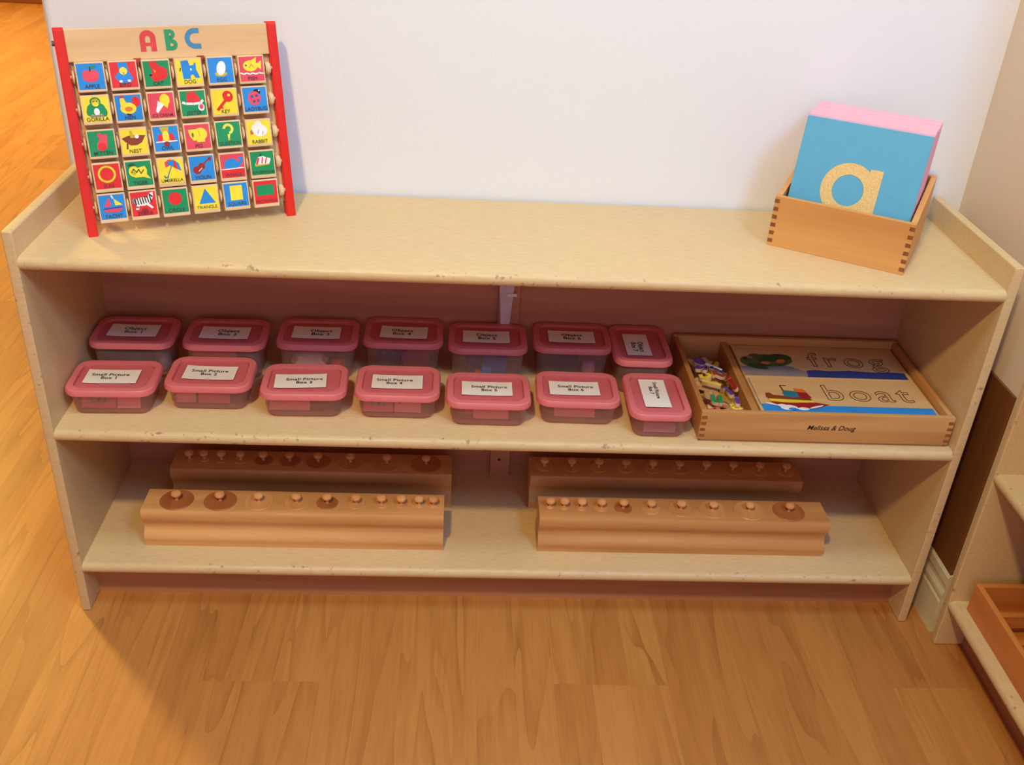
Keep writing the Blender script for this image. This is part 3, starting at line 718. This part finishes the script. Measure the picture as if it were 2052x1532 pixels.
f0 = letter_board('blue letter board with a sandy letter a, frontmost in the beech box', 0.0130, BLUEB)
SAND = plain('sandpaper_tan', (232, 196, 132), 0.9, 0.10, 0.1, 900)
bm = BM()
shape(bm, 'r', (0, 0, 0.0345, 0.0198), 0, 0, fn=lambda p: (p[0]-0.006, -0.0004, p[1]+0.0770))
shape(bm, 'p', [(0.0200, -0.0345), (0.0375, -0.0345), (0.0375, 0.0310), (0.0215, 0.0310), (0.0215, 0.0240), (0.0200, 0.0100)], 0, 0, fn=lambda p: (p[0]-0.006, -0.0005, p[1]+0.0770))
obj('sandpaper_letter', bm, SAND, f0, smooth='flat', label='sandy tan lowercase a glued on the board')
for k in range(20):
    letter_board('pink letter board in the stack behind the blue one in the beech box', 0.0172+k*0.00382, PINKB, 'pink letter boards in the beech box', dx=0.0005+random.uniform(-0.0006, 0.0006), ht=0.162+random.uniform(-0.0004, 0.0004))

# ------------------------------------------------------------------ alphabet easel
az = R(22.8); tl = R(12)
uu = Vector((math.cos(az), math.sin(az), 0)); nb = Vector((-math.sin(az), math.cos(az), 0))
vv = math.cos(tl)*Vector((0, 0, 1))+math.sin(tl)*nb
yy_ = vv.cross(uu)
O = Vector((0.0732, 0.0693, ZT))
ez = thing('alphabet_easel', 'leaning toy easel with red side bars and five rows of turning picture tiles under ABC', 'toy')
ez.matrix_world = Matrix(((uu.x, yy_.x, vv.x, O.x), (uu.y, yy_.y, vv.y, O.y), (uu.z, yy_.z, vv.z, O.z), (0, 0, 0, 1)))
EW, EH = 0.2575, 0.2435; BT = 0.0115
sl = math.tan(tl)
for x0 in (0, EW-BT):
    bm = BM(); pts = [(0, 0.0), (0.018, 0.018*sl), (0.018, EH-0.004), (0.014, EH), (0.004, EH), (0.0, EH-0.004)]
    prism(bm, pts, x0, x0+BT, axis=0)
    bmesh.ops.bevel(bm, geom=[e for e in bm.edges if abs((e.verts[0].co-e.verts[1].co).normalized().z) > 0.9], offset=0.0012, segments=2, affect='EDGES')
    obj('side_bar', bm, REDP, ez, smooth=True, label='red painted side bar')
# rear legs: from the pivot near the top down to the board, further back
for x0 in (BT+0.001, EW-BT-0.008):
    piv = Vector((0, 0.009, 0.226))
    # a point on the board behind: world z = 0
    dist = 0.070
    fy = dist*math.cos(tl); fz = dist*math.sin(tl)   # local coordinates of a point 'dist' behind along the board top
    a = piv; b_ = Vector((0, fy, fz)); d = (b_-a).normalized(); pn = Vector((0, -d.z, d.y))*0.006
    bm = BM(); pts = [(p.y, p.z) for p in (a+pn, a-pn, b_-pn, b_+pn)]
    # keep the foot above the board
    pts = [(p[0], max(p[1], p[0]*sl+0.0002)) for p in pts]
    prism(bm, pts, x0, x0+0.007, axis=0); obj('rear_leg', bm, REDP, ez)
obj('top_rail', boxm(BT, EW-BT, 0.002, 0.011, 0.2045, 0.2415, bev=0.001), RAILW, ez)
obj('backing_board', boxm(BT, EW-BT, 0.0082, 0.0112, 0.0200, 0.2040), RAILW, ez)
bm = BM(); rod(bm, (-0.003, 0.009, 0.226), (0.0005, 0.009, 0.226), 0.0030, 12)
obj('pivot_screw', bm, plain('dull_screw_steel', (96, 86, 70), 0.4), ez, label='small dark screw head on the left bar')
def up_text(ch, size, x, y, z, **k):
    return text_bm(ch, size, M=T3(x, y, z) @ Matrix.Rotation(R(90), 4, 'X'), **k)
def rail_letter(name, mat, lay, label):
    bm = BM()
    for kind, a in lay: shape(bm, kind, a, 0, 0, fn=lambda p: (p[0], 0.0017, p[1]))
    obj(name, bm, mat, ez, smooth='flat', label=label)
def rc(x0, x1, z0, z1): return ('p', [(x0, z0), (x1, z0), (x1, z1), (x0, z1)])
rail_letter('letter_a', plain('rail_letter_red', (214, 66, 64), .5), [('r', (.1028, .2282, .0092, .0028, 0, 180)), rc(.0936, .1000, .2132, .2282), rc(.1056, .1120, .2132, .2282), rc(.1000, .1056, .2195, .2232)], 'red rounded capital A printed on the rail')
rail_letter('letter_b', plain('rail_letter_green', (46, 150, 98), .5), [rc(.1226, .1282, .2135, .2375), ('r', (.1290, .2318, .0057, .0014, -90, 90)), ('r', (.1300, .2200, .0065, .0018, -90, 90)), rc(.1282, .1290, .2332, .2375), rc(.1282, .1300, .2135, .2182), rc(.1282, .1300, .2218, .2304)], 'green rounded capital B printed on the rail')
rail_letter('letter_c', plain('rail_letter_blue', (66, 134, 176), .5), [('r', (.1575, .2262, .0118, .0060, 90, 270)), rc(.1575, .1632, .2322, .2380), rc(.1575, .1642, .2144, .2202)], 'blue rounded capital C printed on the rail')
for px in (0.0877, 0.1613):
    bm = BM(); prism(bm, [(px-0.0042, 0.2062), (px+0.0042, 0.2062), (px+0.0036, 0.2030), (px+0.0012, 0.2015), (px+0.0008, 0.1955), (px-0.0008, 0.1955), (px-0.0012, 0.2015), (px-0.0036, 0.2030)], 0.0005, 0.0019, axis=1)
    obj('rail_notch_mark', bm, plain('dull_red_brown', (168, 62, 50), .6), ez, label='small dark red wedge mark below the rail')
rows_v = [0.1880, 0.1508, 0.1110, 0.0724, 0.0353]; cols_u = [0.0325, 0.0692, 0.1068, 0.1443, 0.1822, 0.2200]
for v_ in rows_v:
    bm = BM(); rod(bm, (BT-0.001, 0.002, v_), (EW-BT+0.001, 0.002, v_), 0.0022, 10)
    obj('axle', bm, RAILW, ez)
    for k in range(7):
        u_ = (cols_u[0]-0.0188) if k == 0 else (cols_u[5]+0.0212 if k == 6 else (cols_u[k-1]+cols_u[k])/2)
        bm = BM(); w2_ = 0.0014 if k not in (6,) else 0.0030
        lathe(bm, [(0, -w2_), (0.0064, -w2_), (0.0080, -w2_*0.3), (0.0080, w2_*0.3), (0.0064, w2_), (0, w2_)], n=20)
        bmesh.ops.rotate(bm, verts=bm.verts, matrix=Matrix.Rotation(R(90), 3, 'Y'))
        bmesh.ops.translate(bm, verts=bm.verts, vec=(u_, 0.0005, v_))
        obj('spacer_disc', bm, TILEW, ez, smooth=True)

# motifs in unit squares (-1..1), layered back to front
K = {
 'APPLE': ('blue', [('pink', 'e', (0, .02, .62, .48)), ('pink', 'e', (-.2, .1, .42, .42)), ('pink', 'e', (.2, .1, .42, .42)), ('black', 'l', ([(0, .4), (.02, .75)], .09)), ('green', 'e', (.24, .72, .24, .1, 15))]),
 'BIRD': ('red', [('blue', 'p', [(-.38, .98), (.35, .98), (.4, .3), (.7, -.35), (.45, -.62), (-.3, -.62), (-.72, -.15), (-.5, .1), (-.3, .3)]), ('yellow', 'e', (0, .3, .3, .3)), ('gold', 'p', [(-.12, .2), (.12, .2), (0, -.1)]), ('white', 'e', (-.28, -.5, .13, .1)), ('white', 'e', (.35, -.48, .13, .1))]),
 'CAT': ('green', [('red', 'e', (.3, .02, .55, .55)), ('red', 'p', [(-.55, .98), (.05, .95), (.3, .5), (.1, -.62), (-.3, -.62), (-.5, -.2), (-.35, .2)]), ('black', 'e', (-.5, -.1, .12, .08)), ('gold', 'p', [(-.25, .35), (-.15, .05), (-.05, .2)])]),
 'DOG': ('yellow', [('blue', 'p', [(-.6, .9), (0, .95), (.12, .5), (.42, .55), (.5, .75), (.62, .7), (.6, .2), (.85, -.5), (.5, -.5), (.3, -.2), (.1, -.3), (.1, -.55), (-.5, -.55), (-.55, 0)]), ('white', 'e', (.18, .2, .06, .1)), ('black', 'l', ([(-.72, .1), (-.65, .35)], .08))]),
 'EGG': ('blue', [('gold', 'e', (0, -.3, .5, .22)), ('white', 'e', (.05, .15, .37, .58, -14))]),
 'FISH': ('pink', [('yellow', 'e', (-.08, .25, .62, .45)), ('yellow', 'p', [(.3, .3), (.85, .65), (.8, -.1)]), ('yellow', 'p', [(-.2, .6), (.5, .95), (.4, .5)]), ('black', 'e', (-.45, .3, .07, .07)), ('gold', 'l', ([(-.2, .1), (0, .4), (.2, .1)], .07)), ('white', 'l', ([(-.95, -.3), (-.7, -.42), (-.45, -.32), (-.2, -.44), (.05, -.34), (.3, -.44), (.55, -.34), (.95, -.4)], .12))]),
 'GORILLA': ('yellow', [('green', 'e', (0, .05, .7, .5)), ('green', 'e', (0, .6, .42, .35)), ('green', 'e', (-.55, -.2, .22, .3)), ('green', 'e', (.6, -.25, .22, .35)), ('gold', 'e', (0, .55, .3, .28)), ('yellow', 'e', (0, .4, .25, .18)), ('white', 'e', (.02, -.2, .22, .3)), ('black', 'e', (-.12, .62, .04, .04)), ('black', 'e', (.12, .62, .04, .04)), ('grey', 'l', ([(-.5, -.5), (.5, -.5)], .12))]),
 'HEN': ('blue', [('red', 'e', (.6, .45, .34, .42)), ('yellow', 'e', (-.05, -.05, .62, .46)), ('yellow', 'p', [(-.62, .1), (-.62, .75), (-.35, .85), (-.1, .3)]), ('red', 'e', (-.45, .88, .18, .1)), ('orange', 'e', (-.02, -.1, .3, .18)), ('black', 'l', ([(-.2, -.5), (.1, -.55)], .1))]),
 'ICE CREAM': ('pink', [('yellow', 'e', (.3, .45, .4, .48)), ('yellow', 'p', [(0, .2), (.6, .2), (.45, -.25)]), ('white', 'p', [(-.25, .4), (.2, .05), (-.35, -.6), (-.5, -.45)])]),
 'JESTER': ('green', [('red', 'p', [(-.5, .05), (-.45, .9), (.2, .95), (.55, .45), (.6, 0)]), ('white', 'l', ([(-.85, .1), (-.6, 0), (0, -.05), (.6, 0), (.8, .2)], .2)), ('white', 'e', (.62, -.35, .26, .3)), ('pink', 'e', (.62, -.3, .16, .2))]),
 'KEY': ('yellow', [('red', 'e', (.3, .45, .42, .48, 30)), ('yellow', 'e', (.38, .55, .12, .12)), ('red', 'l', ([(.15, .2), (-.62, -.62)], .24)), ('red', 'l', ([(-.4, -.35), (-.2, -.5)], .14))]),
 'LADYBUG': ('blue', [('black', 'e', (.2, .6, .32, .25)), ('pink', 'e', (-.05, .1, .55, .58)), ('purple', 'e', (-.25, .25, .14, .12)), ('purple', 'e', (.15, .3, .14, .12)), ('purple', 'e', (-.1, -.15, .12, .12)), ('purple', 'e', (.25, -.1, .1, .12)), ('white', 'e', (.4, .72, .06, .06))]),
 'MITTEN': ('green', [('pink', 'p', [(-.15, .7), (.5, .72), (.45, .2), (.35, -.4), (0, -.62), (-.4, -.45), (-.35, 0), (-.1, .4)]), ('pink', 'e', (-.1, .65, .16, .2)), ('red', 'e', (0, -.25, .32, .3))]),
 'NEST': ('yellow', [('brown', 'p', [(-.95, .3), (-.4, .5), (.4, .5), (.95, .45), (.6, -.1), (.2, -.3), (-.3, -.3), (-.7, .0)]), ('gold', 'p', [(-.3, .9), (-.1, .9), (.05, .3), (-.25, .3)]), ('white', 'e', (.25, .4, .18, .16)), ('brown', 'l', ([(-.55, -.15), (-.6, -.55)], .14))]),
 'OWL': ('blue', [('gold', 'p', [(-.45, .95), (.3, .95), (.2, .4), (.35, -.15), (-.35, -.15), (-.25, .4)]), ('red', 'e', (-.48, .05, .2, .38, -10)), ('red', 'e', (.45, .08, .2, .38, 10)), ('yellow', 'e', (-.02, .2, .26, .45)), ('white', 'l', ([(-.85, -.25), (.85, -.22)], .1)), ('maroon', 'e', (0, -.42, .25, .2))]),
 'PIG': ('pink', [('yellow', 'e', (.25, .2, .55, .52)), ('yellow', 'p', [(-.75, .6), (-.1, .62), (0, .1), (-.2, -.35), (-.4, -.3), (-.65, .1)]), ('yellow', 'p', [(-.2, .1), (.6, .1), (.55, -.45), (-.1, -.45)]), ('olive', 'e', (-.4, .15, .08, .2)), ('gold', 'l', ([(.1, .5), (.2, 0)], .06))]),
 'QUESTION': ('green', [('yellow', 'r', (0, .42, .46, .24, -80, 175)), ('yellow', 'p', [(-.1, -.02), (.12, 0), (.05, -.4), (-.08, -.5)]), ('gold', 'e', (-.02, -.45, .1, .1))]),
 'RABBIT': ('yellow', [('white', 'e', (.12, .15, .62, .5)), ('white', 'e', (0, .7, .3, .3)), ('white', 'e', (-.3, .4, .3, .3)), ('grey', 'l', ([(-.1, -.1), (0, .2)], .05)), ('grey', 'l', ([(.3, -.2), (.35, .1)], .05)), ('pink', 'e', (-.62, -.02, .14, .1)), ('grey', 'e', (-.66, .12, .08, .12))]),
 'SUN': ('red', [('gold', 'r', (-.02, .18, .72, .52)), ('yellow', 'r', (-.02, .18, .66, .58))]),
 'TIGER': ('green', [('yellow', 'e', (-.4, .2, .4, .45)), ('yellow', 'p', [(-.4, .4), (.5, .6), (.65, .3), (.6, -.1), (.9, -.5), (.3, -.3), (-.4, -.3)]), ('dgreen', 'e', (-.5, .75, .3, .12)), ('olive', 'l', ([(-.6, .1), (-.4, .4), (-.2, .1), (0, .35), (.15, 0), (.4, .3)], .09)), ('gold', 'e', (-.4, .1, .14, .2))]),
 'UMBRELLA': ('yellow', [('pink', 'p', [(-.45, .75), (-.1, .98), (.3, .9), (.0, .5), (-.4, .3)]), ('blue', 'p', [(-.2, .8), (.3, .95), (.7, .6), (.85, -.05), (.2, .35), (-.2, .55)]), ('red', 'p', [(.3, .9), (.45, .75), (.6, .1), (.25, .3)]), ('grey', 'l', ([(.1, .45), (-.3, -.4)], .09)), ('cyan', 'r', (-.42, -.38, .2, .09, 160, 360))]),
 'VIOLIN': ('blue', [('maroon', 'e', (-.4, -.15, .36, .34)), ('maroon', 'e', (0, .15, .3, .28)), ('brown', 'l', ([(0, .2), (.75, .8)], .14)), ('white', 'l', ([(-.3, -.25), (0, 0)], .06)), ('maroon', 'e', (.72, .75, .12, .16))]),
 'WHALE': ('pink', [('blue', 'e', (-.1, .2, .58, .42)), ('blue', 'p', [(-.68, .2), (-.68, -.22), (.5, -.2), (.75, .2), (.6, .3), (.3, .3)]), ('blue', 'p', [(.55, .1), (.65, .5), (.5, .75), (.9, .75), (.95, .5), (.8, .1)]), ('white', 'l', ([(-.95, -.28), (.95, -.22)], .09)), ('red', 'p', [(-.98, -.32), (.98, -.27), (.98, -.98), (-.98, -.98)])]),
 'XYLOPHONE': ('green', [('white', 'p', [(-.65, -.1), (-.35, .55), (.1, .6), (.75, .35), (.6, -.1)]), ('red', 'l', ([(-.5, -.05), (-.3, .45)], .16)), ('pink', 'l', ([(-.05, 0), (.05, .5)], .12)), ('red', 'l', ([(.25, 0), (.4, .45)], .1)), ('gold', 'l', ([(-.65, -.2), (.55, -.12)], .12)), ('black', 'e', (-.1, .72, .06, .1))]),
 'YACHT': ('blue', [('pink', 'p', [(-.15, .8), (-.1, .05), (-.65, .05), (-.4, .5)]), ('yellow', 'p', [(.15, .7), (.25, .1), (.82, .12)]), ('white', 'l', ([(.02, .95), (.12, .7)], .12)), ('pink', 'p', [(-.7, -.2), (.8, -.15), (.5, -.45), (-.5, -.45)]), ('purple', 'l', ([(-.7, -.12), (.8, -.05)], .1))]),
 'ZEBRA': ('red', [('white', 'e', (-.1, .2, .62, .36)), ('white', 'p', [(.2, .3), (.5, .85), (.85, .95), (.8, .5), (.5, .1)]), ('white', 'p', [(-.6, 0), (-.7, -.45), (-.45, -.45), (-.35, 0)]), ('white', 'p', [(.3, .1), (.75, -.35), (.6, -.45), (.1, 0)]), ('grey', 'e', (-.75, .3, .16, .25))] + [('black', 'l', ([(-.6+.2*i, -.05+.03*i), (-.68+.2*i, .45+.04*i)], .08)) for i in range(7)] + [('black', 'l', ([(.5, .8), (.75, .55)], .1)), ('black', 'l', ([(-.65, -.2), (-.45, -.25)], .08)), ('maroon', 'e', (0, -.5, .25, .15))]),
 'CIRCLE': ('green', [('red', 'e', (0, .22, .55, .55))]),
 'TRIANGLE': ('yellow', [('blue', 'p', [(-.02, .85), (-.62, -.45), (.78, -.45)])]),
 'SQUARE': ('blue', [('yellow', 'p', [(-.5, .82), (.55, .82), (.55, -.45), (-.5, -.45)])]),
 'RECTANGLE': ('red', [('green', 'p', [(-.78, .65), (.72, .65), (.72, -.25), (-.78, -.25)])])}
words = list(K)
TW, THh = 0.0325, 0.0330
for i, wd in enumerate(words):
    r_, c_ = divmod(i, 6)
    u_, v_ = cols_u[c_], rows_v[r_]
    bm = BM(); box(bm, -TW/2, TW/2, -0.0075, 0.0060, -THh/2-(0.0026 if r_ >= 3 else 0.0012), THh/2, bev=0.0012)
    tile = obj('picture_tile', bm, TILEW, ez, loc=(u_, 0.001, v_))
    tile.rotation_euler = (R(random.uniform(-5, 3)), 0, 0)
    bg, lay = K[wd]; mats = [C[bg], plain('tile_word_ink', (66, 56, 60), .6)]; bm = BM()
    hs = 0.0146
    def fn(z):
        return lambda p: (p[0]*hs, -0.0076-z, p[1]*hs)
    shape(bm, 'p', [(-1, -1), (1, -1), (1, 1), (-1, 1)], 0, 0, fn=fn(0.0))
    for k, (cn, kind, a) in enumerate(lay):
        if C[cn] not in mats: mats.append(C[cn])
        shape(bm, kind, a, 0, mats.index(C[cn]), fn=fn(0.00008*(k+1)))
    fs_ = min(0.0062, 0.044/len(wd))
    merge_text(bm, wd, fs_, T3(0, -0.0076-0.00008*(len(lay)+2), -hs*0.78) @ Matrix.Rotation(R(90), 4, 'X'), 1, bold=0.00002)
    for f in bm.faces:
        f.normal_update()
    obj('picture', bm, mats, tile, smooth='flat', label=f'{bg} square picture with the word {wd.lower()}' if wd not in ('CIRCLE', 'TRIANGLE', 'SQUARE', 'RECTANGLE') else f'{bg} square picture with a {lay[0][0]} {wd.lower()}')

# ------------------------------------------------------------------ crate in the right hand unit
CR = wood('orange_crate_wood', (214, 136, 70), (186, 106, 48), 1, 0.8)
CRX = wood('orange_crate_wood_cross', (214, 136, 70), (186, 106, 48), 0, 0.8)
cr = thing('wooden_crate', 'orange brown divided wooden crate on the bottom board of the right shelf unit', 'crate', (1.2620, -0.0620, ZB))
L2, D2, H2 = 0.40, 0.185, 0.048
obj('front_wall', boxm(0, 0.008, -L2, 0, 0, H2, bev=0.001), CR, cr)
obj('back_wall', boxm(D2-0.008, D2, -L2, 0, 0, H2, bev=0.001), CR, cr)
obj('end_wall', boxm(0.008, D2-0.008, -0.008, 0, 0, H2, bev=0.001), CRX, cr)
obj('end_wall', boxm(0.008, D2-0.008, -L2, -L2+0.008, 0, H2, bev=0.001), CRX, cr)
obj('crate_base', boxm(0.008, D2-0.008, -L2+0.008, -0.008, 0, 0.004), CRX, cr)
for k in range(1, 7):
    obj('divider', boxm(0.008, D2-0.008, -0.008-k*0.052, -k*0.052, 0.022, H2-0.006), CRX, cr)
